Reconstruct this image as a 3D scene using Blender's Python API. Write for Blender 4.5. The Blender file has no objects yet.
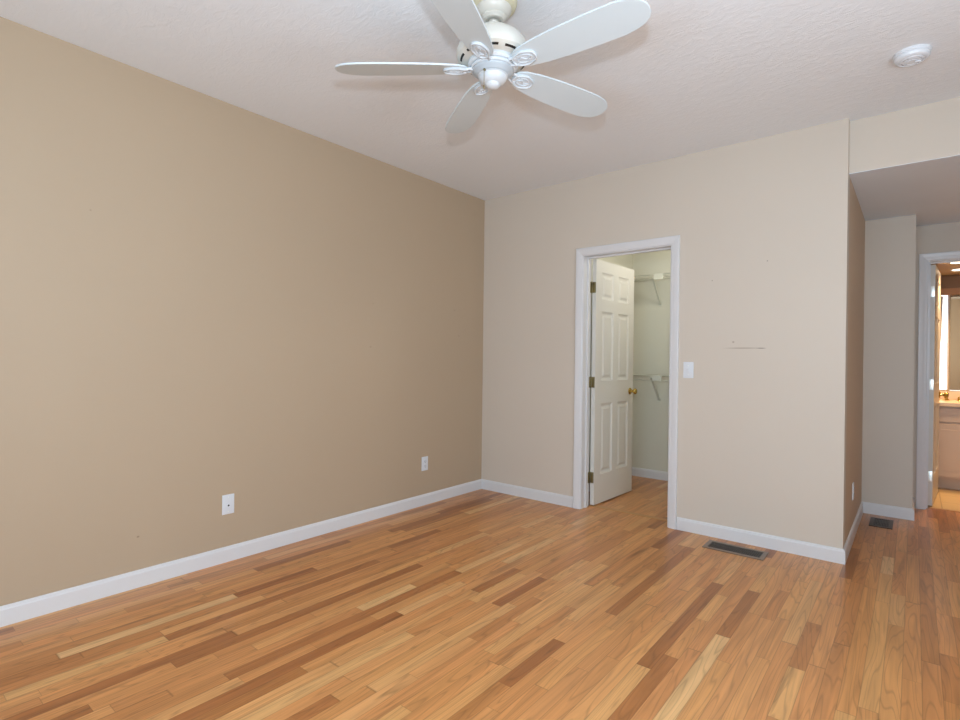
import bpy, bmesh, math, random
from mathutils import Vector, Matrix
random.seed(7)
S = bpy.context.scene
COL = S.collection
PI = math.pi

# ------------------------------------------------------------------ camera
F_PX = 534.94
YAW, PITCH, ROLL = 0.68231, -0.0022, 0.0120
CAM = Vector((3.1088, -3.8679, 1.2016))
cyw, syw = math.cos(YAW), math.sin(YAW)
fwd = Vector((-syw * math.cos(PITCH), cyw * math.cos(PITCH), math.sin(PITCH)))
r0 = Vector((cyw, syw, 0)); u0 = r0.cross(fwd)
rgt = r0 * math.cos(ROLL) + u0 * math.sin(ROLL)
upv = -r0 * math.sin(ROLL) + u0 * math.cos(ROLL)
cd = bpy.data.cameras.new('camera')
cam = bpy.data.objects.new('camera', cd); COL.objects.link(cam)
cd.sensor_width = 36.0; cd.sensor_fit = 'HORIZONTAL'; cd.lens = F_PX / 960 * 36
cd.clip_start = 0.05
M = Matrix((rgt, upv, -fwd)).transposed().to_4x4(); M.translation = CAM
cam.matrix_world = M
S.camera = cam

# ------------------------------------------------------------------ world, lights, exposure
w = bpy.data.worlds.new('world'); S.world = w; w.use_nodes = True
w.node_tree.nodes['Background'].inputs[0].default_value = (0.75, 0.87, 1.0, 1)
w.node_tree.nodes['Background'].inputs[1].default_value = 1.0
S.view_settings.view_transform = 'Standard'
S.view_settings.look = 'None'
S.view_settings.gamma = 1.0
S.view_settings.use_curve_mapping = False
S.view_settings.exposure = 0.0

def lamp(name, kind, loc, power, color, rot=(0, 0, 0), size=None, size_y=None, radius=None, spread=None):
    d = bpy.data.lights.new(name, kind); o = bpy.data.objects.new(name, d); COL.objects.link(o)
    o.location = loc; o.rotation_euler = rot; d.energy = power; d.color = color
    if kind == 'AREA':
        d.shape = 'RECTANGLE'; d.size = size; d.size_y = size_y
        if spread: d.spread = spread
    if radius is not None: d.shadow_soft_size = radius
    return o
LIGHTS = {'flash': (96, (0.83, 0.99, 1.15)), 'rear_up': (40, (0.48, 0.81, 1.10)), 'side': (30, (0.89, 1, 1.12)),
          'bath': (5.5, (1.0, 0.66, 0.36)), 'closet': (10, (1.0, 0.99, 0.95))}
def daylight(name, key, loc, az, tilt, sx, sy):
    p, c = LIGHTS[key]
    lamp(name, 'AREA', loc, p, c, (PI / 2 + math.radians(tilt), 0, math.radians(az)), sx, sy)
p, c = LIGHTS['flash']
lamp('camera_flash', 'POINT', (3.13, -3.87, 1.47), p, c, radius=0.04)
# daylight through the windows behind and beside the camera, thrown upward by the bright ground outside
daylight('daylight_rear', 'rear_up', (2.73, -5.18, 0.95), 0, 42, 1.35, 0.7)
daylight('daylight_side', 'side', (4.44, -2.6, 1.30), 90, 35, 1.35, 1.0)

# ------------------------------------------------------------------ dimensions
H = 2.669          # bedroom ceiling
HS = 2.350         # hall ceiling
W = 2.7875         # hall corner
D = 1.433          # face of the stub wall in the hall
W2 = 3.107         # right edge of stub wall
XR = 4.40          # right wall
YR = -5.20         # rear wall
YB = 1.90          # bathroom door wall
OX0, OX1, OZ = 1.034, 1.732, 2.036     # closet opening (clear)
BX0, BX1, BZ = 3.195, 3.935, 2.05      # bathroom opening (clear)

# ------------------------------------------------------------------ materials
def nodes(name):
    m = bpy.data.materials.new(name); m.use_nodes = True
    nt = m.node_tree; return m, nt, nt.nodes['Principled BSDF']
def srgb(r, g, b):
    f = lambda c: (c / 255 / 12.92) if c / 255 <= 0.04045 else ((c / 255 + 0.055) / 1.055) ** 2.4
    return (f(r), f(g), f(b), 1)
def N(nt, t, **kw):
    n = nt.nodes.new(t)
    for k, v in kw.items(): setattr(n, k, v)
    return n
def coords(nt): return N(nt, 'ShaderNodeNewGeometry').outputs['Position']
def plain(name, col, rough=0.5, metal=0.0, bump=0.0, bscale=60, vary=0.03, spec=0.5, emit=None, estr=0):
    m, nt, b = nodes(name)
    b.inputs['Roughness'].default_value = rough; b.inputs['Metallic'].default_value = metal
    b.inputs['Specular IOR Level'].default_value = spec
    tc = N(nt, 'ShaderNodeTexCoord')
    no = N(nt, 'ShaderNodeTexNoise'); no.inputs['Scale'].default_value = 4.0; no.inputs['Detail'].default_value = 3
    nt.links.new(tc.outputs['Object'], no.inputs['Vector'])
    mx = N(nt, 'ShaderNodeMix', data_type='RGBA')
    mx.inputs['A'].default_value = tuple(c * (1 - vary) for c in col[:3]) + (1,)
    mx.inputs['B'].default_value = tuple(min(1, c * (1 + vary)) for c in col[:3]) + (1,)
    nt.links.new(no.outputs['Fac'], mx.inputs['Factor'])
    nt.links.new(mx.outputs['Result'], b.inputs['Base Color'])
    if bump:
        n2 = N(nt, 'ShaderNodeTexNoise'); n2.inputs['Scale'].default_value = bscale; n2.inputs['Detail'].default_value = 4
        nt.links.new(tc.outputs['Object'], n2.inputs['Vector'])
        bp = N(nt, 'ShaderNodeBump'); bp.inputs['Strength'].default_value = bump; bp.inputs['Distance'].default_value = 0.002
        nt.links.new(n2.outputs['Fac'], bp.inputs['Height']); nt.links.new(bp.outputs['Normal'], b.inputs['Normal'])
    if emit:
        b.inputs['Emission Color'].default_value = emit; b.inputs['Emission Strength'].default_value = estr
    return m

WALLC = srgb(214, 202, 188)
LEFTC = srgb(187, 166, 141)
def wall_mat(name, col, marks=()):
    m, nt, b = nodes(name)
    b.inputs['Roughness'].default_value = 0.55
    b.inputs['Specular IOR Level'].default_value = 0.3
    P = coords(nt)
    n1 = N(nt, 'ShaderNodeTexNoise'); n1.inputs['Scale'].default_value = 1.2; n1.inputs['Detail'].default_value = 4
    nt.links.new(P, n1.inputs['Vector'])
    mx = N(nt, 'ShaderNodeMix', data_type='RGBA')
    mx.inputs['A'].default_value = tuple(c * 0.97 for c in col[:3]) + (1,)
    mx.inputs['B'].default_value = tuple(c * 1.03 for c in col[:3]) + (1,)
    nt.links.new(n1.outputs['Fac'], mx.inputs['Factor'])
    out = mx.outputs['Result']
    # small scuffs and nail holes with a place of their own: (centre, radii, colour, strength)
    for c, r, dc, s in marks:
        sub = N(nt, 'ShaderNodeVectorMath', operation='SUBTRACT'); sub.inputs[1].default_value = c
        nt.links.new(P, sub.inputs[0])
        dv = N(nt, 'ShaderNodeVectorMath', operation='DIVIDE'); dv.inputs[1].default_value = r
        nt.links.new(sub.outputs[0], dv.inputs[0])
        ln = N(nt, 'ShaderNodeVectorMath', operation='LENGTH'); nt.links.new(dv.outputs[0], ln.inputs[0])
        mr = N(nt, 'ShaderNodeMapRange'); mr.inputs['From Min'].default_value = 1.0; mr.inputs['From Max'].default_value = 0.3
        mr.inputs['To Min'].default_value = 0; mr.inputs['To Max'].default_value = s
        nt.links.new(ln.outputs['Value'], mr.inputs['Value'])
        mm = N(nt, 'ShaderNodeMix', data_type='RGBA'); mm.inputs['B'].default_value = dc
        nt.links.new(mr.outputs['Result'], mm.inputs['Factor']); nt.links.new(out, mm.inputs['A'])
        out = mm.outputs['Result']
    nt.links.new(out, b.inputs['Base Color'])
    n2 = N(nt, 'ShaderNodeTexNoise'); n2.inputs['Scale'].default_value = 180; n2.inputs['Detail'].default_value = 3
    nt.links.new(P, n2.inputs['Vector'])
    bp = N(nt, 'ShaderNodeBump'); bp.inputs['Strength'].default_value = 0.12; bp.inputs['Distance'].default_value = 0.001
    nt.links.new(n2.outputs['Fac'], bp.inputs['Height']); nt.links.new(bp.outputs['Normal'], b.inputs['Normal'])
    return m
dk = srgb(110, 92, 74); md = srgb(160, 140, 118)
M_wall = wall_mat('wall_paint', WALLC, [
    ((2.22, 0, 1.294), (0.14, 1, 0.0045), md, 0.8), ((2.33, 0, 1.293), (0.035, 1, 0.004), dk, 0.8),
    ((2.16, 0, 1.335), (0.010, 1, 0.008), md, 0.7), ((2.02, 0, 1.76), (0.006, 1, 0.006), md, 0.7),
    ((2.36, 0, 1.86), (0.006, 1, 0.006), dk, 0.6)])
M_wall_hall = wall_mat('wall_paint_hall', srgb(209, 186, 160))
M_wall_left = wall_mat('wall_paint_left', LEFTC, [
    ((0, -1.32, 1.28), (1, 0.012, 0.005), md, 0.8), ((0, -2.83, 0.26), (1, 0.008, 0.006), dk, 0.6),
    ((0, -1.30, 1.6), (1, 0.006, 0.006), md, 0.6), ((0, -0.40, 1.62), (1, 0.01, 0.005), dk, 0.5),
    ((0, -0.34, 1.40), (1, 0.008, 0.006), dk, 0.5), ((0, -3.05, 1.9), (1, 0.006, 0.006), md, 0.6)])
M_closet = plain('closet_paint', srgb(222, 219, 203), 0.6, bump=0.1, bscale=150, vary=0.015)
M_bath = plain('bathroom_paint', srgb(196, 172, 138), 0.6, bump=0.1, bscale=150)
M_trim = plain('white_trim_paint', srgb(224, 223, 224), 0.32, vary=0.015)
M_door = plain('door_paint', srgb(222, 218, 209), 0.35, vary=0.01)
M_plate = plain('white_plastic', srgb(226, 229, 234), 0.3, vary=0.01)
M_dark = plain('dark_slot', srgb(28, 24, 20), 0.6)
M_brass = plain('polished_brass', srgb(200, 172, 96), 0.2, 1.0)
M_abrass = plain('aged_brass', srgb(150, 138, 104), 0.35, 1.0)
M_nickel = plain('bright_zinc', srgb(246, 250, 244), 0.38, 0.9, vary=0.0)
M_fan = plain('fan_enamel', srgb(214, 210, 200), 0.28, vary=0.01)
M_fan_low = plain('fan_enamel_cool', srgb(210, 215, 219), 0.30, vary=0.01)
M_blade = plain('blade_laminate', srgb(208, 216, 219), 0.4, vary=0.01)
M_cream = plain('cream_ring', srgb(218, 210, 180), 0.5)
M_reg = plain('register_metal', srgb(146, 128, 112), 0.35, 0.6)
M_reg_in = plain('register_slats', srgb(74, 66, 58), 0.45, 0.4)
M_reg_hall = plain('register_bronze', srgb(84, 66, 54), 0.4, 0.5)
M_wire = plain('wire_shelf_white', srgb(222, 222, 208), 0.35)
M_van = plain('vanity_laminate', srgb(214, 190, 168), 0.4)
M_top = plain('vanity_top', srgb(236, 208, 172), 0.25)
M_oak = plain('honey_oak', srgb(176, 126, 70), 0.4, bump=0.2, bscale=90, vary=0.12)
M_oakd = plain('dark_oak', srgb(134, 98, 50), 0.45, bump=0.2, bscale=90, vary=0.12)
M_curt = plain('sheer_curtain', srgb(244, 244, 246), 0.8)
M_glow = plain('lit_lens', (1, 1, 1, 1), 0.5, emit=(1.0, 0.85, 0.62, 1), estr=5)
M_day = plain('window_glass_bright', (1, 1, 1, 1), 0.5, emit=(0.93, 0.96, 1.0, 1), estr=2.2)
M_mirror = plain('dimmed_mirror', (0.36, 0.26, 0.165, 1), 0.02, 1.0, vary=0)  # brown tint darkens the glass, standing in for a dim brown reflection
M_strip = plain('oak_strip', srgb(190, 138, 84), 0.3, vary=0.1)

def ceiling_mat():
    m, nt, b = nodes('textured_ceiling')
    b.inputs['Base Color'].default_value = srgb(238, 240, 243)
    b.inputs['Roughness'].default_value = 0.75
    b.inputs['Specular IOR Level'].default_value = 0.2
    P = coords(nt)
    mp = N(nt, 'ShaderNodeMapping'); mp.inputs['Rotation'].default_value = (0, 0, 0.6); mp.inputs['Scale'].default_value = (1.0, 1.9, 1)
    nt.links.new(P, mp.inputs['Vector'])
    n1 = N(nt, 'ShaderNodeTexNoise'); n1.inputs['Scale'].default_value = 13; n1.inputs['Detail'].default_value = 5
    n1.inputs['Roughness'].default_value = 0.62; n1.inputs['Distortion'].default_value = 1.2
    nt.links.new(mp.outputs[0], n1.inputs['Vector'])
    cr = N(nt, 'ShaderNodeValToRGB'); cr.color_ramp.elements[0].position = 0.42; cr.color_ramp.elements[1].position = 0.62
    nt.links.new(n1.outputs['Fac'], cr.inputs['Fac'])
    bp = N(nt, 'ShaderNodeBump'); bp.inputs['Strength'].default_value = 0.21; bp.inputs['Distance'].default_value = 0.004
    nt.links.new(cr.outputs['Color'], bp.inputs['Height']); nt.links.new(bp.outputs['Normal'], b.inputs['Normal'])
    return m
M_ceil = ceiling_mat()
M_hallceil = plain('hall_ceiling_paint', srgb(232, 238, 246), 0.5, bump=0.3, bscale=30, vary=0.02)

def floor_mat():
    m, nt, b = nodes('oak_strip_floor')
    P = coords(nt)
    L = nt.links.new
    def math_(op, a, c=None, d=None):
        n = N(nt, 'ShaderNodeMath', operation=op)
        for i, v in enumerate((a, c, d)):
            if v is None: continue
            if isinstance(v, (int, float)): n.inputs[i].default_value = v
            else: L(v, n.inputs[i])
        return n.outputs[0]
    sp = N(nt, 'ShaderNodeSeparateXYZ'); L(P, sp.inputs[0])
    X, Y = sp.outputs['X'], sp.outputs['Y']
    u = math_('DIVIDE', math_('ADD', X, 0.016), 0.0585)
    row = math_('FLOOR', u); fu = math_('FRACT', u)
    wn = N(nt, 'ShaderNodeTexWhiteNoise', noise_dimensions='1D'); L(row, wn.inputs['W'])
    # board length differs from row to row; a slow wave makes it differ along the row too
    ln = math_('ADD', 0.50, math_('MULTIPLY', wn.outputs['Value'], 0.38))
    off = math_('MULTIPLY', wn.outputs['Value'], 37.7)
    wob = math_('MULTIPLY', math_('SINE', math_('ADD', math_('MULTIPLY', Y, 2.6), math_('MULTIPLY', off, 5.1))), 0.26)
    v = math_('ADD', math_('DIVIDE', math_('ADD', Y, wob), ln), off)
    brd = math_('FLOOR', v); fv = math_('FRACT', v)
    cb = N(nt, 'ShaderNodeCombineXYZ'); L(row, cb.inputs[0]); L(brd, cb.inputs[1])
    w2 = N(nt, 'ShaderNodeTexWhiteNoise', noise_dimensions='3D'); L(cb.outputs[0], w2.inputs['Vector'])
    sc = N(nt, 'ShaderNodeSeparateColor'); L(w2.outputs['Color'], sc.inputs[0])
    cr = N(nt, 'ShaderNodeValToRGB'); cr.color_ramp.interpolation = 'LINEAR'
    E_ = cr.color_ramp.elements
    E_[0].position = 0.0; E_[0].color = srgb(166, 105, 58)
    E_[1].position = 1.0; E_[1].color = srgb(232, 190, 134)
    for p, c in ((0.045, srgb(174, 113, 63)), (0.13, srgb(196, 134, 78)), (0.38, srgb(209, 146, 88)), (0.6, srgb(214, 152, 93)),
                 (0.78, srgb(217, 158, 98)), (0.93, srgb(221, 167, 108))):
        e = E_.new(p); e.color = c
    L(sc.outputs[0], cr.inputs['Fac'])
    # pinkish or olive cast per board
    hue = N(nt, 'ShaderNodeMix', data_type='RGBA', blend_type='MULTIPLY'); hue.inputs['Factor'].default_value = 0.55
    c2 = N(nt, 'ShaderNodeValToRGB'); c2.color_ramp.elements[0].color = (1, 0.86, 0.82, 1); c2.color_ramp.elements[1].color = (1.0, 0.95, 0.83, 1)
    L(sc.outputs[1], c2.inputs['Fac']); L(cr.outputs['Color'], hue.inputs['A']); L(c2.outputs['Color'], hue.inputs['B'])
    # grain: board-offset coordinates, stretched along Y
    ad = N(nt, 'ShaderNodeVectorMath', operation='MULTIPLY_ADD'); L(w2.outputs['Color'], ad.inputs[0]); ad.inputs[1].default_value = (7, 9, 5); L(P, ad.inputs[2])
    mp = N(nt, 'ShaderNodeMapping'); mp.inputs['Scale'].default_value = (34, 1.7, 1); L(ad.outputs[0], mp.inputs['Vector'])
    g1 = N(nt, 'ShaderNodeTexNoise'); g1.inputs['Scale'].default_value = 1.0; g1.inputs['Detail'].default_value = 5; g1.inputs['Distortion'].default_value = 0.9
    L(mp.outputs[0], g1.inputs['Vector'])
    mp2 = N(nt, 'ShaderNodeMapping'); mp2.inputs['Scale'].default_value = (10, 0.65, 1); L(ad.outputs[0], mp2.inputs['Vector'])
    g2 = N(nt, 'ShaderNodeTexNoise'); g2.inputs['Scale'].default_value = 1.0; g2.inputs['Detail'].default_value = 1.5
    L(mp2.outputs[0], g2.inputs['Vector'])
    rings = math_('ABSOLUTE', math_('SINE', math_('MULTIPLY', g2.outputs['Fac'], 62)))
    rr = N(nt, 'ShaderNodeMapRange'); rr.inputs['From Min'].default_value = 0.0; rr.inputs['From Max'].default_value = 0.45
    rr.inputs['To Min'].default_value = 0.76; rr.inputs['To Max'].default_value = 1.0; L(rings, rr.inputs['Value'])
    gm = N(nt, 'ShaderNodeMapRange'); gm.inputs['From Min'].default_value = 0.28; gm.inputs['From Max'].default_value = 0.72
    gm.inputs['To Min'].default_value = 0.74; gm.inputs['To Max'].default_value = 1.10; L(g1.outputs['Fac'], gm.inputs['Value'])
    # rare dark mineral streaks
    mp3 = N(nt, 'ShaderNodeMapping'); mp3.inputs['Scale'].default_value = (16, 1.5, 1); L(ad.outputs[0], mp3.inputs['Vector'])
    g3 = N(nt, 'ShaderNodeTexNoise'); g3.inputs['Scale'].default_value = 1.0; g3.inputs['Detail'].default_value = 4; g3.inputs['Distortion'].default_value = 0.5
    L(mp3.outputs[0], g3.inputs['Vector'])
    st = N(nt, 'ShaderNodeMapRange'); st.inputs['From Min'].default_value = 0.63; st.inputs['From Max'].default_value = 0.76
    st.inputs['To Min'].default_value = 1.0; st.inputs['To Max'].default_value = 0.55; L(g3.outputs['Fac'], st.inputs['Value'])
    # seams
    eu = math_('MINIMUM', fu, math_('SUBTRACT', 1.0, fu)); ev = math_('MULTIPLY', math_('MINIMUM', fv, math_('SUBTRACT', 1.0, fv)), 9.0)
    e = math_('MINIMUM', eu, ev)
    sm = N(nt, 'ShaderNodeMapRange'); sm.inputs['From Min'].default_value = 0.0; sm.inputs['From Max'].default_value = 0.035
    sm.inputs['To Min'].default_value = 0.62; sm.inputs['To Max'].default_value = 1.0; L(e, sm.inputs['Value'])
    k = math_('MULTIPLY', math_('MULTIPLY', rr.outputs[0], gm.outputs[0]), math_('MULTIPLY', st.outputs[0], sm.outputs[0]))
    vm = N(nt, 'ShaderNodeVectorMath', operation='SCALE'); L(hue.outputs['Result'], vm.inputs[0]); L(k, vm.inputs['Scale'])
    L(vm.outputs[0], b.inputs['Base Color'])
    b.inputs['Roughness'].default_value = 0.30
    b.inputs['Specular IOR Level'].default_value = 0.5
    bp = N(nt, 'ShaderNodeBump'); bp.inputs['Strength'].default_value = 0.25; bp.inputs['Distance'].default_value = 0.0006
    L(sm.outputs[0], bp.inputs['Height']); L(bp.outputs['Normal'], b.inputs['Normal'])
    return m
M_floor = floor_mat()

def tile_mat():
    m, nt, b = nodes('bathroom_tile')
    br = N(nt, 'ShaderNodeTexBrick'); br.offset = 0
    br.inputs['Color1'].default_value = srgb(216, 186, 136); br.inputs['Color2'].default_value = srgb(208, 178, 130); br.inputs['Mortar'].default_value = srgb(180, 150, 108)
    br.inputs['Scale'].default_value = 1.0; br.inputs['Mortar Size'].default_value = 0.004
    br.inputs['Brick Width'].default_value = 0.33; br.inputs['Row Height'].default_value = 0.33
    nt.links.new(coords(nt), br.inputs['Vector']); nt.links.new(br.outputs['Color'], b.inputs['Base Color'])
    b.inputs['Roughness'].default_value = 0.4
    return m
M_tile = tile_mat()

# ------------------------------------------------------------------ mesh helpers
def box(bm, a, c, bevel=0.0):
    lo = [min(a[i], c[i]) for i in range(3)]; hi = [max(a[i], c[i]) for i in range(3)]
    vs = [bm.verts.new((x, y, z)) for x in (lo[0], hi[0]) for y in (lo[1], hi[1]) for z in (lo[2], hi[2])]
    fs = [bm.faces.new([vs[i] for i in f]) for f in ((0, 1, 3, 2), (4, 6, 7, 5), (0, 4, 5, 1), (2, 3, 7, 6), (0, 2, 6, 4), (1, 5, 7, 3))]
    if bevel:
        es = list({e for f in fs for e in f.edges})
        bmesh.ops.bevel(bm, geom=es, offset=bevel, segments=2, affect='EDGES', profile=0.6)
def lathe(bm, prof, n=48, center=(0, 0, 0)):
    rings = []
    for r, z in prof:
        if r < 1e-6: rings.append([bm.verts.new((center[0], center[1], center[2] + z))])
        else: rings.append([bm.verts.new((center[0] + r * math.cos(2 * PI * i / n), center[1] + r * math.sin(2 * PI * i / n), center[2] + z)) for i in range(n)])
    for a, c in zip(rings, rings[1:]):
        for i in range(n):
            j = (i + 1) % n
            if len(a) == 1 and len(c) == 1: continue
            if len(a) == 1: bm.faces.new((a[0], c[j], c[i]))
            elif len(c) == 1: bm.faces.new((a[i], a[j], c[0]))
            else: bm.faces.new((a[i], a[j], c[j], c[i]))
def tube(bm, pts, r, n=10, closed=False):
    pts = [Vector(p) for p in pts]; rings = []
    m = len(pts)
    for i, p in enumerate(pts):
        if closed: t = (pts[(i + 1) % m] - pts[i - 1])
        else: t = (pts[min(i + 1, m - 1)] - pts[max(i - 1, 0)])
        t.normalize()
        a = t.orthogonal() if abs(t.z) > 0.9 else Vector((0, 0, 1)).cross(t)
        a.normalize(); c = t.cross(a)
        rr = r[i] if isinstance(r, (list, tuple)) else r
        rings.append([bm.verts.new(p + a * rr * math.cos(2 * PI * k / n) + c * rr * math.sin(2 * PI * k / n)) for k in range(n)])
    rng = range(m) if closed else range(m - 1)
    for i in rng:
        A, B = rings[i], rings[(i + 1) % m]
        for k in range(n):
            j = (k + 1) % n; bm.faces.new((A[k], A[j], B[j], B[k]))
    if not closed:
        bm.faces.new(rings[0][::-1]); bm.faces.new(rings[-1])
def prism(bm, poly, z0, z1):
    a = [bm.verts.new((x, y, z0)) for x, y in poly]; c = [bm.verts.new((x, y, z1)) for x, y in poly]
    bm.faces.new(a[::-1]); bm.faces.new(c)
    for i in range(len(poly)):
        j = (i + 1) % len(poly); bm.faces.new((a[i], a[j], c[j], c[i]))
def obj(name, bm, mat, parent=None, smooth=False, loc=None, autosmooth=None):
    bmesh.ops.recalc_face_normals(bm, faces=bm.faces)
    me = bpy.data.meshes.new(name); bm.to_mesh(me); bm.free()
    me.materials.append(mat)
    if smooth:
        for p in me.polygons: p.use_smooth = True
        if autosmooth:
            me.set_sharp_from_angle(angle=math.radians(autosmooth))
    o = bpy.data.objects.new(name, me); COL.objects.link(o)
    if parent: o.parent = parent
    if loc: o.location = loc
    return o
def tag(o, label, cat, group=None, kind=None):
    o['label'] = label; o['category'] = cat
    if group: o['group'] = group
    if kind: o['kind'] = kind
    return o
def thing(name, label, cat, loc=(0, 0, 0), rotz=0, group=None, kind=None):
    o = bpy.data.objects.new(name, None); COL.objects.link(o); o.empty_display_size = 0.05
    o.location = loc; o.rotation_euler = (0, 0, rotz)
    return tag(o, label, cat, group, kind)
def struct(name, bm, mat, label, cat):
    return tag(obj(name, bm, mat), label, cat, kind='structure')
def boxes(*bs):
    bm = bmesh.new()
    for a, c in bs: box(bm, a, c)
    return bm

# ------------------------------------------------------------------ structure
T = 0.12
struct('floor', boxes(((0, YR, -0.1), (XR, 0.0, 0)), ((0.8, 0, -0.1), (XR, 1.985, 0))), M_floor,
       'honey oak strip floor running through bedroom, closet and hall', 'floor')
struct('floor_bathroom', boxes(((3.1, 1.985, -0.1), (XR, 3.47, 0.0))), M_tile, 'tan tile floor of the bathroom beyond the far right doorway', 'floor')
struct('ceiling', boxes(((-T, YR - T, H), (XR + T, 0.14, H + 0.1))), M_ceil, 'textured white bedroom ceiling holding the fan', 'ceiling')
struct('ceiling_hall', boxes(((W - 0.02, 0.158, HS), (XR + T, YB + T, HS + 0.1)), ((W - 0.0, 0.058, HS), (XR, 0.158, HS + 0.003))), M_hallceil, 'lower flat ceiling of the short hall at right', 'ceiling')
struct('ceiling_closet', boxes(((0.7, T, 2.44), (W - 0.05, 1.62, 2.5))), M_closet, 'closet ceiling above the wire shelves', 'ceiling')
struct('ceiling_bathroom', boxes(((3.0, YB + T, 2.12), (XR, 3.47, 2.34))), M_bath, 'warm lit bathroom ceiling with two round lights', 'ceiling')
struct('wall_left', boxes(((-T, YR - T, 0), (0, 0, H))), M_wall_left, 'long plain tan wall on the left side of the bedroom', 'wall')
CW = 0.006
struct('wall_back', boxes(((-T, 0, 0), (OX0 - 0.018, T, H)), ((OX1 + 0.018, 0, 0), (W, T, H)), ((OX0 - 0.018, 0, OZ + 0.018), (OX1 + 0.018, T, H))),
       M_wall, 'beige wall around the closet doorway', 'wall')
struct('wall_hall_left', boxes(((W - 0.1, T, 0), (W, D + 0.02, HS + 0.02))), M_wall_hall, 'narrow beige side wall of the hall beside the closet', 'wall')
struct('wall_hall_stub', boxes(((W - 0.1, D, 0), (W2, YB + T, HS + 0.02))), M_wall, 'short beige wall end before the bathroom doorway', 'wall')
struct('wall_header', boxes(((W, 0.058, HS + 0.003), (XR, 0.158, H))), M_wall, 'beige wall strip above the hall opening, under the ceiling', 'wall')
struct('wall_bathroom_door', boxes(((W2, YB, 0), (BX0 - 0.018, YB + T, HS)), ((BX1 + 0.018, YB, 0), (XR, YB + T, HS)), ((BX0 - 0.018, YB, BZ + 0.018), (BX1 + 0.018, YB + T, HS))),
       M_wall, 'beige wall around the bathroom doorway', 'wall')
struct('wall_closet_left', boxes(((0.7, T, 0), (0.8, 1.6, 2.5))), M_closet, 'left inner wall of the closet behind the open door', 'wall')
struct('wall_closet_back', boxes(((0.8, 1.5, 0), (W - 0.1, 1.6, 2.5))), M_closet, 'back wall of the closet carrying the wire shelves', 'wall')
struct('wall_closet_right', boxes(((W - 0.12, T, 0), (W - 0.1, 1.5, 2.44))), M_closet, 'right inner wall of the closet', 'wall')
struct('wall_closet_front', boxes(((0.8, T, 0), (OX0 - 0.018, T + 0.006, 2.44)), ((OX1 + 0.018, T, 0), (W - 0.12, T + 0.006, 2.44)), ((OX0 - 0.018, T, OZ + 0.018), (OX1 + 0.018, T + 0.006, 2.44))),
       M_closet, 'inner face of the closet front wall', 'wall')
# rear wall with two window openings, right wall with one
def wall_holes(y0, y1, x0, x1, holes, axis):
    bs = []; px = x0
    def bb(a0, a1, z0, z1):
        if axis == 'y': bs.append(((a0, y0, z0), (a1, y1, z1)))
        else: bs.append(((y0, a0, z0), (y1, a1, z1)))
    for a, c, z0, z1 in holes:
        bb(px, a, 0, H); bb(a, c, 0, z0); bb(a, c, z1, H); px = c
    bb(px, x1, 0, H)
    return boxes(*bs)
struct('wall_rear', wall_holes(YR - T, YR, 0, XR, [(2.00, 3.45, 0.55, 2.15)], 'y'), M_wall, 'beige rear wall of the bedroom with one wide window', 'wall')
struct('wall_right', wall_holes(XR, XR + T, YR - T, 0.14, [(-3.3, -1.9, 0.55, 2.15)], 'x'), M_wall, 'beige right wall of the bedroom with one window', 'wall')
struct('wall_hall_right', boxes(((XR, 0.14, 0), (XR + T, 3.6, HS + .05))), M_wall, 'beige right wall of the hall and bathroom', 'wall')
def window(n, a, c, pos, axis):
    bm = bmesh.new(); z0, z1 = 0.55, 2.15; q = 0.05
    def bb(a0, a1, zz0, zz1, p0=0.0, p1=0.06):
        if axis == 'y': box(bm, (a0, pos - p1, zz0), (a1, pos - p0, zz1))
        else: box(bm, (pos + p0, a0, zz0), (pos + p1, a1, zz1))
    for x0, x1, y0, y1 in ((a, a + q, z0, z1), (c - q, c, z0, z1), (a + q, c - q, z0, z0 + q), (a + q, c - q, z1 - q, z1), (a + q, c - q, 1.43, 1.47)):
        bb(x0, x1, y0, y1)
    struct(n, bm, M_trim, 'white double hung window frame', 'window')
window('window_1', 2.00, 3.45, YR, 'y'); window('window_2', -3.3, -1.9, XR, 'x')

# bathroom shell
struct('wall_bathroom_left', boxes(((3.0, YB + T, 0), (3.1, 3.6, 2.12))), M_bath, 'left wall of the bathroom behind its open door', 'wall')
struct('wall_bathroom_back', boxes(((3.1, 3.47, 0), (XR, 3.6, 2.34))), M_bath, 'tan back wall of the bathroom behind the vanity', 'wall')

# baseboards: profile (depth, height)
BH = 0.088
PROF = [(0, 0), (0.013, 0), (0.013, BH - 0.016), (0.010, BH - 0.010), (0.010, BH - 0.006), (0.004, BH), (0, BH)]
def baseboard(name, a, c, nrm, m0, m1, label, mat=None):
    # nrm: direction into the room; m: -1 inner mitre, +1 outer mitre, 0 square
    a = Vector((a[0], a[1], 0)); c = Vector((c[0], c[1], 0)); d = (c - a).normalized(); n = Vector((nrm[0], nrm[1], 0))
    bm = bmesh.new()
    A = [bm.verts.new(a + n * p - d * (m0 * p) + Vector((0, 0, z))) for p, z in PROF]
    B = [bm.verts.new(c + n * p + d * (m1 * p) + Vector((0, 0, z))) for p, z in PROF]
    for i in range(len(PROF)):
        j = (i + 1) % len(PROF); bm.faces.new((A[i], A[j], B[j], B[i]))
    bm.faces.new(A[::-1]); bm.faces.new(B)
    return struct(name, bm, mat or M_trim, label, 'baseboard')
CAS = 0.060; RV = 0.006      # casing width, reveal
baseboard('baseboard_left', (0, YR), (0, 0), (1, 0), -1, -1, 'white baseboard along the long left wall')
baseboard('baseboard_back', (0, 0), (OX0 - RV - CAS - 0.004, 0), (0, -1), -1, 0, 'short white baseboard left of the closet doorway')
baseboard('baseboard_back_right', (OX1 + RV + CAS + 0.004, 0), (W, 0), (0, -1), 0, 1, 'white baseboard right of the closet doorway')
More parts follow.
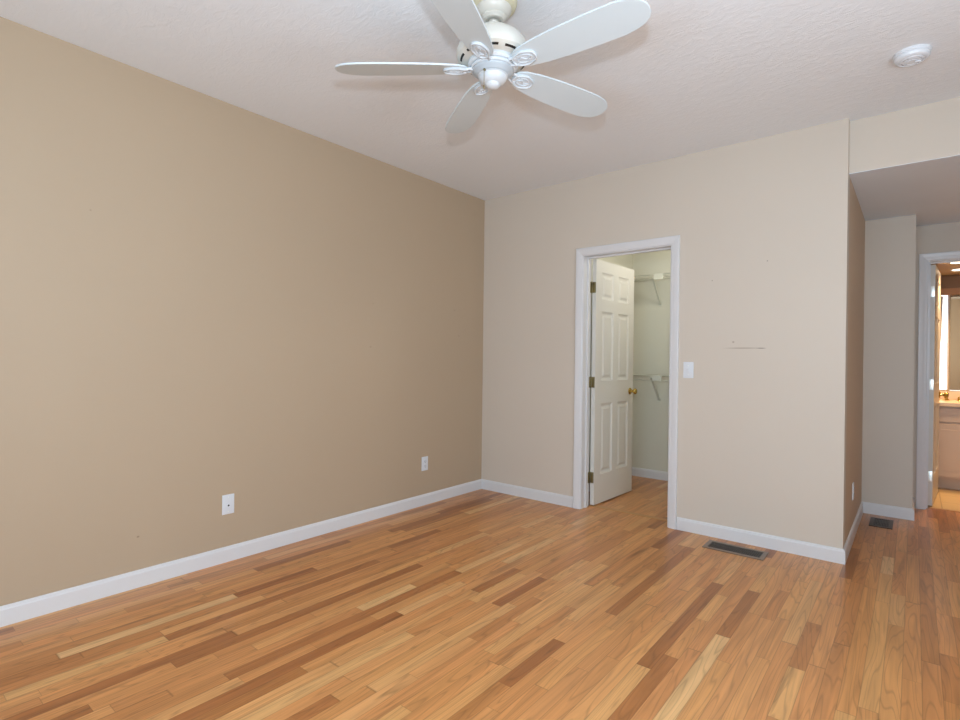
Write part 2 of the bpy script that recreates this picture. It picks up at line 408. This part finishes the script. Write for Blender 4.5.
baseboard('baseboard_hall', (W, 0), (W, D), (1, 0), 1, -1, 'white baseboard along the hall side wall')
baseboard('baseboard_stub', (W, D), (W2, D), (0, -1), -1, 1, 'white baseboard on the short wall end in the hall')
baseboard('baseboard_stub_side', (W2, D), (W2, YB), (1, 0), 1, -1, 'white baseboard on the hidden side of the hall wall end')
baseboard('baseboard_closet_back', (0.8, 1.5), (W - 0.12, 1.5), (0, -1), -1, -1, 'white baseboard along the closet back wall')
baseboard('baseboard_closet_left', (0.8, T + 0.006), (0.8, 1.5), (1, 0), -1, -1, 'white baseboard along the closet left wall')

# casings: a profile swept round the opening with mitred corners
def casing(name, x0, x1, zt, yf, sgn, label):
    # profile: (distance outward from opening, projection from wall)
    pr = [(0, 0), (0, 0.009), (0.006, 0.012), (0.018, 0.013), (0.030, 0.016), (0.048, 0.018), (0.056, 0.018), (CAS, 0.015), (CAS, 0)]
    bm = bmesh.new(); secs = []
    for (px, pz, ox, oz) in ((x0, 0, -1, 0), (x0, zt, -1, 1), (x1, zt, 1, 1), (x1, 0, 1, 0)):
        secs.append([bm.verts.new((px + ox * d, yf + sgn * p, pz + oz * d)) for d, p in pr])
    for A, B in zip(secs, secs[1:]):
        for i in range(len(pr)):
            j = (i + 1) % len(pr); bm.faces.new((A[i], A[j], B[j], B[i]))
    bm.faces.new(secs[0]); bm.faces.new(secs[-1][::-1])
    return struct(name, bm, M_trim, label, 'door casing')
casing('trim_1', OX0 - RV, OX1 + RV, OZ + RV, 0, -1, 'white door casing round the closet doorway')
casing('trim_2', BX0 - RV, BX1 + RV, BZ + RV, YB, -1, 'white door casing round the bathroom doorway')
def jamb(name, x0, x1, zt, y0, y1, ystop, label):
    j = 0.017
    bm = boxes(((x0 - j, y0, 0), (x0, y1, zt + j)), ((x1, y0, 0), (x1 + j, y1, zt + j)), ((x0, y0, zt), (x1, y1, zt + j)),
               ((x0, ystop - 0.03, 0), (x0 + 0.011, ystop, zt)), ((x1 - 0.011, ystop - 0.03, 0), (x1, ystop, zt)), ((x0 + 0.011, ystop - 0.03, zt - 0.011), (x1 - 0.011, ystop, zt)))
    return struct(name, bm, M_trim, label, 'door jamb')
jamb('trim_3', OX0, OX1, OZ, -0.001, T + 0.007, 0.088, 'white jamb lining the closet doorway')
jamb('trim_4', BX0, BX1, BZ, YB - 0.001, YB + T + 0.001, YB + T - 0.04, 'white jamb lining the bathroom doorway')
# flush oak board laid crosswise at the closet threshold, and the bathroom threshold
bm = bmesh.new(); box(bm, (OX0, T + 0.012, -0.01), (OX1, T + 0.066, 0.0025), 0.001)
struct('trim_5', bm, M_strip, 'oak board laid crosswise in the closet threshold', 'threshold')
bm = bmesh.new(); box(bm, (BX0, 1.965, -0.01), (BX1, 2.005, 0.005), 0.002)
struct('trim_6', bm, M_strip, 'oak strip between hall floor and bathroom tile', 'threshold')

# ------------------------------------------------------------------ doors
def door_slab_bm(w, h, t, panels):
    bm = bmesh.new()
    xs = sorted({0, w} | {p[0] for p in panels} | {p[1] for p in panels})
    zs = sorted({0, h} | {p[2] for p in panels} | {p[3] for p in panels})
    for side in (0, 1):
        y = 0.0 if side == 0 else t
        s = 1 if side == 0 else -1
        def ring(x0, x1, z0, z1, d): return [bm.verts.new((x, y + s * d, z)) for x, z in ((x0, z0), (x1, z0), (x1, z1), (x0, z1))]
        for i in range(len(xs) - 1):
            for k in range(len(zs) - 1):
                x0, x1, z0, z1 = xs[i], xs[i + 1], zs[k], zs[k + 1]
                if any(abs(p[0] - x0) < 1e-6 and abs(p[2] - z0) < 1e-6 for p in panels):
                    loops = [ring(x0 + o, x1 - o, z0 + o, z1 - o, d) for o, d in ((0, 0), (0.010, 0.0075), (0.020, 0.0105), (0.030, 0.0105), (0.048, 0.003))]
                    for A, B in zip(loops, loops[1:]):
                        for q in range(4): bm.faces.new((A[q], A[(q + 1) % 4], B[(q + 1) % 4], B[q]))
                    bm.faces.new(loops[-1])
                else:
                    bm.faces.new(ring(x0, x1, z0, z1, 0))
    for a, c in (((0, 0), (w, 0)), ((w, 0), (w, h)), ((w, h), (0, h)), ((0, h), (0, 0))):
        bm.faces.new([bm.verts.new(v) for v in ((a[0], 0, a[1]), (c[0], 0, c[1]), (c[0], t, c[1]), (a[0], t, a[1]))])
    bmesh.ops.remove_doubles(bm, verts=bm.verts, dist=1e-5)
    return bm
def six_panels(w):
    st = 0.098; ms = 0.088; pw = (w - 2 * st - ms) / 2
    out = []
    for x0 in (st, st + pw + ms):
        for z0, z1 in ((0.24, 0.83), (1.02, 1.60), (1.70, 1.925)): out.append((x0, x0 + pw, z0, z1))
    return out
def hinge_bm(h=0.089):
    # leaf on the door edge (plane x=0, facing -x), leaf on the jamb side and the barrel
    bm = bmesh.new()
    box(bm, (-0.0025, -0.034, -h / 2), (0.0, -0.004, h / 2), 0.0008)
    for i in range(5):
        tube(bm, [(-0.004, 0.003, -h / 2 + h * i / 5 + 0.0006), (-0.004, 0.003, -h / 2 + h * (i + 1) / 5 - 0.0006)], 0.0058, 12)
    tube(bm, [(-0.004, 0.003, -h / 2 - 0.004), (-0.004, 0.003, h / 2 + 0.004)], 0.0035, 10)
    box(bm, (-0.036, -0.002, -h / 2), (-0.006, 0.0005, h / 2), 0.0008)
    for z in (-0.03, 0, 0.03):
        for y in (-0.012, -0.024):
            tube(bm, [(-0.0026, y, z + (0.008 if y < -.015 else 0)), (-0.0036, y, z + (0.008 if y < -.015 else 0))], 0.003, 8)
    return bm
def build_door(name, hinge, ang, w, h, label, mat, hmat, hz, knobmat, kz):
    """slab along local +x, its room-side face at local y=0 ... thickness toward local +y; pivots on hinge"""
    root = thing(name, label, 'door', (hinge[0], hinge[1], 0.0), ang, kind='structure')
    slab = obj('door_slab', door_slab_bm(w, h, 0.035, six_panels(w)), mat, root, loc=(0.004, -0.037, 0.010))
    for z in hz:
        obj('hinge', hinge_bm(), hmat, root, smooth=True, autosmooth=35, loc=(0.004, 0.0, z))
    if knobmat:
        for s, y0 in ((-1, -0.037), (1, -0.002)):
            bm = bmesh.new()
            lathe(bm, [(0, 0), (0.030, 0), (0.031, 0.004), (0.027, 0.008), (0.012, 0.012), (0.011, 0.030), (0.018, 0.036), (0.026, 0.046), (0.027, 0.056), (0.021, 0.064), (0.010, 0.068), (0, 0.069)], 28)
            k = obj('door_knob', bm, knobmat, root, smooth=True, autosmooth=50)
            k.location = (w - 0.057, y0, kz); k.rotation_euler = (PI / 2 if s < 0 else -PI / 2, 0, 0)
        bm = bmesh.new(); box(bm, (0, -0.032, -0.028), (0.002, -0.007, 0.028), 0.0006); box(bm, (0.002, -0.025, -0.009), (0.010, -0.014, 0.009), 0.001)
        obj('latch_plate', bm, knobmat, root, loc=(w + 0.004, 0, kz))
    return root
# closet door: hinged on the left jamb, swung into the closet
build_door('door_1', (OX0 + 0.004, T + 0.014), math.radians(87.5), 0.69, 2.024, 'white six panel door standing open into the closet', M_door, M_abrass, (0.235, 1.02, 1.80), M_brass, 0.925)
build_door('door_2', (BX0 + 0.005, YB + T + 0.010), math.radians(85.5), 0.71, 2.03, 'white panel door standing open into the bathroom at far right', M_door, M_nickel, (0.255, 1.03, 1.815), M_brass, 0.92)

# ------------------------------------------------------------------ ceiling fan
FX, FY = 1.767, -2.155
fan = thing('ceiling_fan', 'white five blade ceiling fan hanging from the bedroom ceiling', 'ceiling fan', (FX, FY, H))
bm = bmesh.new(); lathe(bm, [(0, 0), (0.094, 0), (0.096, -0.006), (0.094, -0.030), (0.088, -0.044), (0.076, -0.050), (0, -0.050)], 56)
o = obj('canopy_ring', bm, M_cream, fan, True, autosmooth=40); o['label'] = 'cream ring at the ceiling'
bm = bmesh.new(); lathe(bm, [(0.0, -0.030), (0.070, -0.034), (0.074, -0.042), (0.072, -0.054), (0.066, -0.066), (0.057, -0.076), (0.050, -0.080), (0.050, -0.085), (0.044, -0.090), (0.040, -0.095), (0.030, -0.096), (0.026, -0.088), (0.0, -0.088)], 56)
obj('canopy', bm, M_fan, fan, True, autosmooth=40)
bm = bmesh.new(); lathe(bm, [(0, -0.095), (0.020, -0.098), (0.024, -0.106), (0.020, -0.114), (0.014, -0.117), (0.014, -0.150), (0, -0.150)], 32)
obj('downrod', bm, M_fan, fan, True, autosmooth=40)
bm = bmesh.new(); lathe(bm, [(0, -0.128), (0.028, -0.130), (0.034, -0.137), (0.060, -0.142), (0.092, -0.155), (0.118, -0.173), (0.137, -0.196), (0.147, -0.220), (0.149, -0.238), (0.145, -0.250), (0.140, -0.254),
                             (0.128, -0.262), (0.112, -0.268), (0.0, -0.268)], 72)
mh = obj('motor_housing', bm, M_fan, fan, True, autosmooth=32)
for k in range(10):            # the curved vent slots on the underside of the motor
    bm = bmesh.new()
    a0 = 2 * PI * k / 10 + 0.08; a1 = a0 + 0.42; n = 7
    v0, v1 = [], []
    for i in range(n):
        a = a0 + (a1 - a0) * i / (n - 1)
        for L_, r, z in ((v0, 0.1335, -0.2590), (v1, 0.1265, -0.2630)):
            L_.append((bm.verts.new((r * math.cos(a), r * math.sin(a), z - 0.0012)), bm.verts.new((r * math.cos(a), r * math.sin(a), z + 0.003))))
    for i in range(n - 1):
        bm.faces.new((v0[i][0], v0[i + 1][0], v1[i + 1][0], v1[i][0]))
        bm.faces.new((v0[i][0], v0[i][1], v0[i + 1][1], v0[i + 1][0])); bm.faces.new((v1[i][0], v1[i + 1][0], v1[i + 1][1], v1[i][1]))
        bm.faces.new((v0[i][1], v1[i][1], v1[i + 1][1], v0[i + 1][1]))
    for i in (0, n - 1): bm.faces.new((v0[i][0], v1[i][0], v1[i][1], v0[i][1]))
    o = obj('vent_slot', bm, M_dark, mh); o['label'] = 'dark vent slot'
bm = bmesh.new(); lathe(bm, [(0, -0.262), (0.098, -0.262), (0.102, -0.268), (0.102, -0.280), (0.096, -0.286), (0, -0.286)], 56)
obj('flywheel', bm, M_fan_low, fan, True, autosmooth=35)
bm = bmesh.new(); lathe(bm, [(0, -0.284), (0.086, -0.284), (0.091, -0.289), (0.091, -0.296), (0.087, -0.299), (0.084, -0.297), (0.082, -0.297), (0.062, -0.314), (0.061, -0.322), (0.057, -0.324),
                             (0.055, -0.332), (0.049, -0.341), (0.039, -0.349), (0.031, -0.352), (0.029, -0.356), (0.025, -0.362), (0.015, -0.368), (0, -0.370)], 64)
sh = obj('switch_housing', bm, M_fan_low, fan, True, autosmooth=32)
bm = bmesh.new(); lathe(bm, [(0.0835, -0.2975), (0.0835, -0.3005), (0.076, -0.3065), (0.068, -0.3145), (0.0625, -0.3205), (0.060, -0.320)], 64)
o = obj('lower_band', bm, plain('fan_band_grey', srgb(182, 190, 196), 0.45), sh, True); o['label'] = 'grey ring band'
ca = math.atan2(CAM.y - FY, CAM.x - FX) - 0.55   # chain hangs on the side facing the room
cxp, cyp = 0.060 * math.cos(ca), 0.060 * math.sin(ca)
bm = bmesh.new()
tube(bm, [(cxp * 0.9, cyp * 0.9, -0.318), (cxp * 1.12, cyp * 1.12, -0.322)], 0.0045, 12)
for i in range(16):
    lathe(bm, [(0, 0.0018), (0.0014, 0.001), (0.0018, 0), (0.0014, -0.001), (0, -0.0018)], 8, (cxp * 1.12, cyp * 1.12, -0.325 - i * 0.0037))
lathe(bm, [(0, 0.006), (0.003, 0.004), (0.004, -0.004), (0.002, -0.008), (0, -0.008)], 12, (cxp * 1.12, cyp * 1.12, -0.390))
obj('pull_chain', bm, M_abrass, fan, True)

def blade_outline():
    # half widths along the length, local x from root to tip
    ctl = [(0.100, 0.0), (0.103, 0.020), (0.114, 0.036), (0.145, 0.051), (0.22, 0.0625), (0.32, 0.0705), (0.44, 0.0745), (0.54, 0.0740), (0.585, 0.0675), (0.612, 0.056), (0.632, 0.040), (0.643, 0.020), (0.646, 0.0)]
    up = ctl; lo = [(x, -y) for x, y in ctl[-2:0:-1]]
    return up + lo
def blade_bm():
    bm = bmesh.new(); prism(bm, blade_outline(), -0.0035, 0.0035)
    bmesh.ops.bevel(bm, geom=[e for e in bm.edges if abs(e.verts[0].co.z - e.verts[1].co.z) < 1e-6], offset=0.0015, segments=2, affect='EDGES')
    return bm
def arm_bm():
    # scrolled plate screwed under the blade root with its raised rim, and the neck to the flywheel
    bm = bmesh.new()
    def scallop(s, n=56, x0=0.152):
        return [(x0 + s * (0.050 * math.cos(a) + 0.001 * math.cos(3 * a)), s * (0.036 * math.sin(a) + 0.0016 * math.sin(5 * a) + 0.002 * math.sin(3 * a))) for a in [2 * PI * i / n for i in range(n)]]
    prism(bm, scallop(1.0), -0.0085, -0.0036)
    tube(bm, [(x, y, -0.0095) for x, y in scallop(0.95)], 0.0036, 8, True)
    tube(bm, [(x, y, -0.0092) for x, y in scallop(0.56)], 0.0026, 8, True)
    tube(bm, [(0.124, 0.004, -0.0095), (0.144, -0.009, -0.0098), (0.160, 0.008, -0.0098), (0.180, -0.003, -0.0095)], 0.0026, 8)
    for x, y in ((0.132, 0.017), (0.132, -0.017), (0.184, 0)):
        lathe(bm, [(0.0045, -0.009), (0.004, -0.0115), (0, -0.0125)], 14, (x, y, 0))
    for s in (-1, 1):
        tube(bm, [(0.080, s * 0.010, -0.004), (0.094, s * 0.018, -0.004), (0.106, s * 0.020, -0.007), (0.122, s * 0.014, -0.008)], [0.007, 0.006, 0.0055, 0.005], 10)
    return bm
TILT = math.radians(12)
first = None
for k in range(5):
    a = math.radians(1.6 + 72 * k)
    if first is None:
        b0 = obj('fan_blade', blade_bm(), M_blade, fan); a0_ = obj('blade_arm', arm_bm(), M_fan_low, b0, True, autosmooth=45)
        first = (b0, a0_); b = b0
    else:
        b = first[0].copy(); COL.objects.link(b); b.parent = fan
        c = first[1].copy(); COL.objects.link(c); c.parent = b
    b.location = (0, 0, -0.289)
    b.rotation_euler = (Matrix.Rotation(a, 3, 'Z') @ Matrix.Rotation(-TILT, 3, 'X')).to_euler()

# ------------------------------------------------------------------ smoke detector
det = thing('smoke_detector', 'round white smoke detector on the ceiling at upper right', 'smoke detector', (3.083, -0.632, H), 0.3)
bm = bmesh.new(); lathe(bm, [(0, 0), (0.072, 0), (0.073, -0.004), (0.071, -0.012), (0.066, -0.014), (0, -0.014)], 48); obj('mounting_base', bm, M_plate, det, True, autosmooth=35)
bm = bmesh.new(); lathe(bm, [(0, -0.010), (0.068, -0.013), (0.069, -0.022), (0.065, -0.031), (0.058, -0.036), (0.052, -0.037), (0.050, -0.034), (0.046, -0.034), (0.044, -0.038), (0.028, -0.042), (0.026, -0.040), (0.022, -0.040), (0.020, -0.043), (0, -0.044)], 48)
cv = obj('detector_cover', bm, M_plate, det, True, autosmooth=30)
bm = bmesh.new()
for i in range(9):
    y = -0.028 + 0.007 * i; hw = math.sqrt(max(0, 0.040 ** 2 - y * y))
    if abs(y) > 0.008: box(bm, (-hw, y - 0.0012, -0.0405), (hw, y + 0.0012, -0.0375 if abs(y) > .02 else -0.039))
obj('grille', bm, plain('grille_shadow_grey', srgb(168, 166, 172), 0.6), cv)
bm = bmesh.new(); box(bm, (0.012, -0.0045, -0.0465), (0.034, 0.0045, -0.040), 0.001); obj('test_button', bm, M_plate, cv)

# ------------------------------------------------------------------ wall plates
def plate_bm(w=0.070, h=0.114):
    bm = bmesh.new(); box(bm, (-w / 2, -0.006, -h / 2), (w / 2, 0, h / 2), 0.0025); return bm
def wall_plate(name, label, cat, loc, rotz, kind_):
    # local frame: plate faces local -y
    t = thing(name, label, cat, loc, rotz)
    cp = obj('cover_plate', plate_bm(), M_plate, t, True, autosmooth=40)
    if kind_ == 'outlet':
        for z in (-0.0195, 0.0195):
            bm = bmesh.new(); lathe(bm, [(0.0, 0.0085), (0.0155, 0.0082), (0.0168, 0.006), (0.0168, 0.0)], 28)
            f = obj('receptacle', bm, M_plate, t, True, autosmooth=40); f.rotation_euler = (PI / 2, 0, 0); f.location = (0, 0, z)
            bm = bmesh.new()
            for x in (-0.0063, 0.0063): box(bm, (x - 0.0011, -0.0093, z - 0.003), (x + 0.0011, -0.0065, z + 0.006))
            tube(bm, [(0, -0.0065, z - 0.009), (0, -0.0093, z - 0.009)], 0.0024, 10)
            obj('slots', bm, M_dark, t)
        bm = bmesh.new(); tube(bm, [(0, -0.005, 0), (0, -0.0072, 0)], 0.003, 12); obj('screw', bm, M_nickel, t)
    elif kind_ == 'switch':
        bm = bmesh.new(); box(bm, (-0.0055, -0.008, -0.012), (0.0055, -0.005, 0.012), 0.0008); obj('toggle_frame', bm, M_plate, t)
        bm = bmesh.new(); box(bm, (-0.0035, -0.019, -0.0035), (0.0035, -0.006, 0.0035), 0.001)
        o = obj('toggle', bm, M_plate, t); o.rotation_euler = (math.radians(-28), 0, 0)
        for z in (-0.03, 0.03):
            bm = bmesh.new(); tube(bm, [(0, -0.005, z), (0, -0.0072, z)], 0.003, 12); obj('screw', bm, M_nickel, t)
    else:
        bm = bmesh.new(); tube(bm, [(0.0, -0.005, -0.006), (0.0, -0.0085, -0.006)], 0.0095, 20); obj('jack_collar', bm, M_plate, t)
        bm = bmesh.new(); tube(bm, [(0.0, -0.006, -0.006), (0.0, -0.0092, -0.006)], 0.0052, 16); o = obj('jack_hole', bm, M_dark, t)
        for z in (-0.042, 0.042):
            bm = bmesh.new(); tube(bm, [(0, -0.005, z), (0, -0.0072, z)], 0.003, 12); obj('screw', bm, M_nickel, t)
    return t
wall_plate('jack_plate', 'white wall plate with one dark round hole low on the left wall, nearer the camera', 'wall plate', (0, -2.364, 0.334), PI / 2, 'jack')
wall_plate('wall_outlet', 'white double outlet low on the left wall near the room corner', 'outlet', (0, -0.747, 0.338), PI / 2, 'outlet')
wall_plate('light_switch', 'white toggle light switch right of the closet doorway', 'light switch', (1.868, 0, 1.140), 0, 'switch')
wall_plate('wall_outlet', 'white outlet low on the narrow hall side wall beside the closet', 'outlet', (W, 0.60, 0.325), PI / 2, 'outlet')

# ------------------------------------------------------------------ floor registers
def register(name, label, cx, cy, w, d, frame_m, slat_m, nslat):
    t = thing(name, label, 'floor vent', (cx, cy, 0))
    bm = bmesh.new(); fr = 0.024; h = 0.006
    for a, c in (((-w / 2, -d / 2, 0), (w / 2, -d / 2 + fr, h)), ((-w / 2, d / 2 - fr, 0), (w / 2, d / 2, h)), ((-w / 2, -d / 2 + fr, 0), (-w / 2 + fr, d / 2 - fr, h)), ((w / 2 - fr, -d / 2 + fr, 0), (w / 2, d / 2 - fr, h))):
        box(bm, a, c)
    obj('frame', bm, frame_m, t)
    bm = bmesh.new(); box(bm, (-w / 2 + fr, -d / 2 + fr, 0.0003), (w / 2 - fr, d / 2 - fr, 0.0012)); obj('duct_opening', bm, M_dark, t)
    bm = bmesh.new(); iw = w - 2 * fr; idp = d - 2 * fr
    for i in range(nslat):
        x = -iw / 2 + iw * (i + 0.5) / nslat; box(bm, (x - iw / nslat * 0.3, -idp / 2, 0.0012), (x + iw / nslat * 0.3, idp / 2, 0.0045))
    box(bm, (-iw / 2, -0.003, 0.0012), (iw / 2, 0.003, 0.0048))
    obj('grille', bm, slat_m, t)
register('floor_register', 'long taupe metal floor vent in front of the beige closet wall', 2.232, -0.186, 0.355, 0.168, M_reg, M_reg_in, 26)
register('floor_register', 'small dark bronze floor vent in the hall before the wall end', 2.927, 1.165, 0.140, 0.27, M_reg_hall, M_reg_in, 10)

# ------------------------------------------------------------------ closet wire shelves
def wire_shelf(label, z):
    x0, x1, yb, yf = 0.80, W - 0.12, 1.495, 1.195
    t = thing('wire_shelf', label, 'shelf', ((x0 + x1) / 2, yb, z)); ox = -(x0 + x1) / 2
    X0, X1 = x0 + ox + 0.004, x1 + ox - 0.004; Yf = yf - yb
    bm = bmesh.new()
    for y, zz, r in ((-0.004, 0, 0.003), (Yf, 0, 0.0035), (Yf, -0.045, 0.0045), (Yf * 0.5, -0.004, 0.003)):
        tube(bm, [(X0, y, zz), (X1, y, zz)], r, 8)
    obj('frame_rods', bm, M_wire, t, True)
    bm = bmesh.new(); n = int((X1 - X0) / 0.0254)
    for i in range(n):
        x = X0 + (i + 0.5) * (X1 - X0) / n
        tube(bm, [(x, -0.002, 0.003), (x, Yf, 0.003), (x, Yf, -0.045)], 0.0016, 5)
    obj('wire_deck', bm, M_wire, t, True)
    for bx in (1.10, 2.0):
        bm = bmesh.new(); xx = bx + ox; b0 = Vector((xx, 0.0, -0.25)); b1 = Vector((xx, Yf * 0.72, -0.010))
        # folded diagonal strut with wall foot
        d = 0.009
        vs = []
        for p, hw in ((b0, 0.012), (b0 + (b1 - b0) * 0.15, 0.009), (b1, 0.008)):
            vs.append([bm.verts.new(p + Vector((sx * hw, 0, 0)) + Vector((0, -dy, -dy)) * 1.0) for sx, dy in ((-1, 0), (1, 0), (1, d), (-1, d))])
        for A, B in zip(vs, vs[1:]):
            for q in range(4): bm.faces.new((A[q], A[(q + 1) % 4], B[(q + 1) % 4], B[q]))
        bm.faces.new(vs[0][::-1]); bm.faces.new(vs[-1])
        box(bm, (xx - 0.013, -0.003, -0.275), (xx + 0.013, 0.004, -0.225))
        obj('bracket', bm, M_wire, t)
        bm = bmesh.new(); box(bm, (xx + 0.045, Yf - 0.008, -0.052), (xx + 0.135, Yf + 0.008, 0.006), 0.003)
        obj('bracket_clip', bm, M_wire, t)
    return t
wire_shelf('upper white wire shelf high on the closet back wall', 2.035)
wire_shelf('lower white wire shelf at mid height on the closet back wall', 1.058)
# added lamp, out of view, put in to brighten the closet from above
cl = thing('closet_fill_lamp', 'added unseen globe lamp brightening the closet from its ceiling', 'ceiling light', (1.75, 0.75, 2.44))
bm = bmesh.new(); lathe(bm, [(0, 0), (0.055, 0), (0.055, -0.015), (0.03, -0.04), (0, -0.04)], 32); obj('lamp_base', bm, M_plate, cl, True, autosmooth=40)
bm = bmesh.new(); lathe(bm, [(0.0, -0.04), (0.02, -0.045), (0.045, -0.075), (0.05, -0.10), (0.04, -0.13), (0.02, -0.147), (0, -0.15)], 32)
obj('globe', bm, plain('globe_glass', (1, 1, 1, 1), 0.4, emit=(1.0, 0.93, 0.74, 1), estr=14), cl, True)
lamp('closet_fill_light', 'POINT', (1.75, 0.75, 2.24), LIGHTS['closet'][0], LIGHTS['closet'][1], radius=0.06)

# ------------------------------------------------------------------ bathroom
VX0, VX1, VF, VB = 3.125, 4.37, 2.90, 3.465
van = thing('vanity_cabinet', 'pale laminate bathroom vanity cabinet seen through the far right doorway', 'cabinet', ((VX0 + VX1) / 2, VB, 0)); vx = (VX0 + VX1) / 2
bm = bmesh.new(); box(bm, (VX0 - vx, VF - VB + 0.02, 0.115), (VX1 - vx, 0, 0.80)); obj('body', bm, M_van, van)
bm = bmesh.new(); box(bm, (VX0 - vx, VF - VB + 0.12, 0.0), (VX1 - vx, -0.02, 0.115)); obj('toe_kick', bm, M_van, van)
n = 3; dw = (VX1 - VX0 - 0.02) / n
for i in range(n):
    xa = VX0 - vx + 0.01 + i * dw
    bm = bmesh.new(); box(bm, (xa + 0.006, VF - VB, 0.650), (xa + dw - 0.006, VF - VB + 0.02, 0.785), 0.004)
    dr = obj('drawer_front', bm, M_van, van)
    bm = bmesh.new(); box(bm, (xa + 0.006, VF - VB, 0.135), (xa + dw - 0.006, VF - VB + 0.02, 0.635), 0.004)
    box(bm, (xa + 0.060, VF - VB - 0.004, 0.19), (xa + dw - 0.060, VF - VB + 0.002, 0.58), 0.003)
    dd = obj('cabinet_door', bm, M_van, van)
    bm = bmesh.new(); lathe(bm, [(0, 0.024), (0.010, 0.022), (0.012, 0.016), (0.006, 0.010), (0.006, 0)], 18)
    kn = obj('knob', bm, M_brass, dd, True); kn.location = (xa + dw - 0.035, VF - VB, 0.60); kn.rotation_euler = (PI / 2, 0, 0)
bm = bmesh.new(); box(bm, (VX0 - 0.01, VF - 0.03, 0.80), (XR - 0.01, VB, 0.84), 0.006); box(bm, (VX0 - 0.01, VB - 0.018, 0.84), (XR - 0.01, VB, 0.925), 0.004)
o = obj('countertop', bm, M_top, van); o.location = (-vx, -VB, 0); o['label'] = 'peach coloured countertop with backsplash'
fa = thing('faucet', 'small brass faucet on the vanity top beside the bathroom door edge', 'faucet', (3.36, 3.31, 0.841))
bm = bmesh.new(); lathe(bm, [(0, 0), (0.026, 0), (0.026, 0.006), (0.014, 0.014), (0.012, 0.06), (0.016, 0.066), (0.010, 0.08), (0, 0.082)], 24); obj('body', bm, M_brass, fa, True, autosmooth=40)
bm = bmesh.new(); tube(bm, [(0, 0, 0.05), (0, -0.05, 0.075), (0, -0.10, 0.075), (0, -0.115, 0.055)], [0.011, 0.010, 0.009, 0.009], 12); obj('spout', bm, M_brass, fa, True)
for s in (-1, 1):
    bm = bmesh.new(); lathe(bm, [(0, 0), (0.022, 0), (0.012, 0.014), (0.012, 0.034), (0, 0.038)], 20, (s * 0.10, 0, 0)); tube(bm, [(s * 0.10, 0, 0.032), (s * 0.145, -0.012, 0.040)], 0.006, 10)
    obj('handle', bm, M_brass, fa, True, autosmooth=40)
# window with a sheer curtain left of the mirror
wn_ = thing('window_3', 'bright narrow bathroom window left of the mirror', 'window', (3.24, 3.468, 0.94), kind='structure')
bm = bmesh.new(); box(bm, (-0.10, -0.004, 0.0), (0.125, 0, 0.985)); obj('pane', bm, M_day, wn_)
bm = bmesh.new(); box(bm, (-0.12, -0.014, 0.0), (-0.10, 0, 0.985)); box(bm, (0.125, -0.014, 0.0), (0.139, 0, 0.985)); obj('frame', bm, M_trim, wn_)
bm = bmesh.new(); n = 40; prev = None
for i in range(n + 1):
    f_ = i / n; pair = []
    for z, sq in ((1.905, 1.0), (1.5, 0.96), (1.1, 0.82), (0.945, 0.78)):
        x = 3.13 + 0.20 * f_ * sq; y = 3.430 + 0.008 * math.sin(f_ * 30)
        pair.append(bm.verts.new((x, y, z)))
    if prev:
        for q in range(3): bm.faces.new((prev[q], pair[q], pair[q + 1], prev[q + 1]))
    prev = pair
cu = obj('curtain', bm, M_curt, None, True); so = cu.modifiers.new('thick', 'SOLIDIFY'); so.thickness = 0.002
tag(cu, 'white curtain strip hanging beside the bathroom mirror', 'curtain')
# mirror
mi = thing('bathroom_mirror', 'large wall mirror above the vanity, edge visible through the far right doorway', 'mirror', (3.89, 3.468, 1.42))
bm = bmesh.new(); box(bm, (-0.50, -0.008, -0.48), (0.49, 0, 0.485)); obj('mirror_glass', bm, M_mirror, mi)
bm = bmesh.new(); box(bm, (-0.50, -0.012, -0.49), (0.49, 0, -0.48)); obj('bottom_channel', bm, M_nickel, mi)
# oak light box over the mirror
so_ = thing('oak_valance', 'brown oak board with a lighter rail above the bathroom mirror', 'valance', (3.75, 3.47, 1.915))
bm = bmesh.new(); box(bm, (-0.64, -0.035, 0.068), (0.62, -0.002, 0.200)); obj('board', bm, M_oakd, so_)
bm = bmesh.new(); box(bm, (-0.64, -0.055, 0.0), (0.62, -0.002, 0.068), 0.003); obj('bottom_rail', bm, M_oak, so_)
for x, y in ((3.42, 2.52), (3.45, 3.02)):
    t = thing('bathroom_ceiling_light', 'round bright light in the bathroom ceiling, ' + ('nearer the doorway' if y < 2.8 else 'nearer the mirror'), 'ceiling light', (x, y, 2.12), group=None)
    bm = bmesh.new(); lathe(bm, [(0.072, 0), (0.085, 0), (0.087, -0.006), (0.080, -0.010), (0.072, -0.009)], 36); obj('trim_ring', bm, M_trim, t, True, autosmooth=40)
    bm = bmesh.new(); lathe(bm, [(0.074, 0), (0.074, -0.007), (0, -0.010)], 36); obj('lens', bm, M_glow, t, True)
    lamp('bathroom_lamp_light', 'AREA', (x, y, 2.105), LIGHTS['bath'][0], LIGHTS['bath'][1], (0, 0, 0), 0.14, 0.14, spread=math.radians(95))
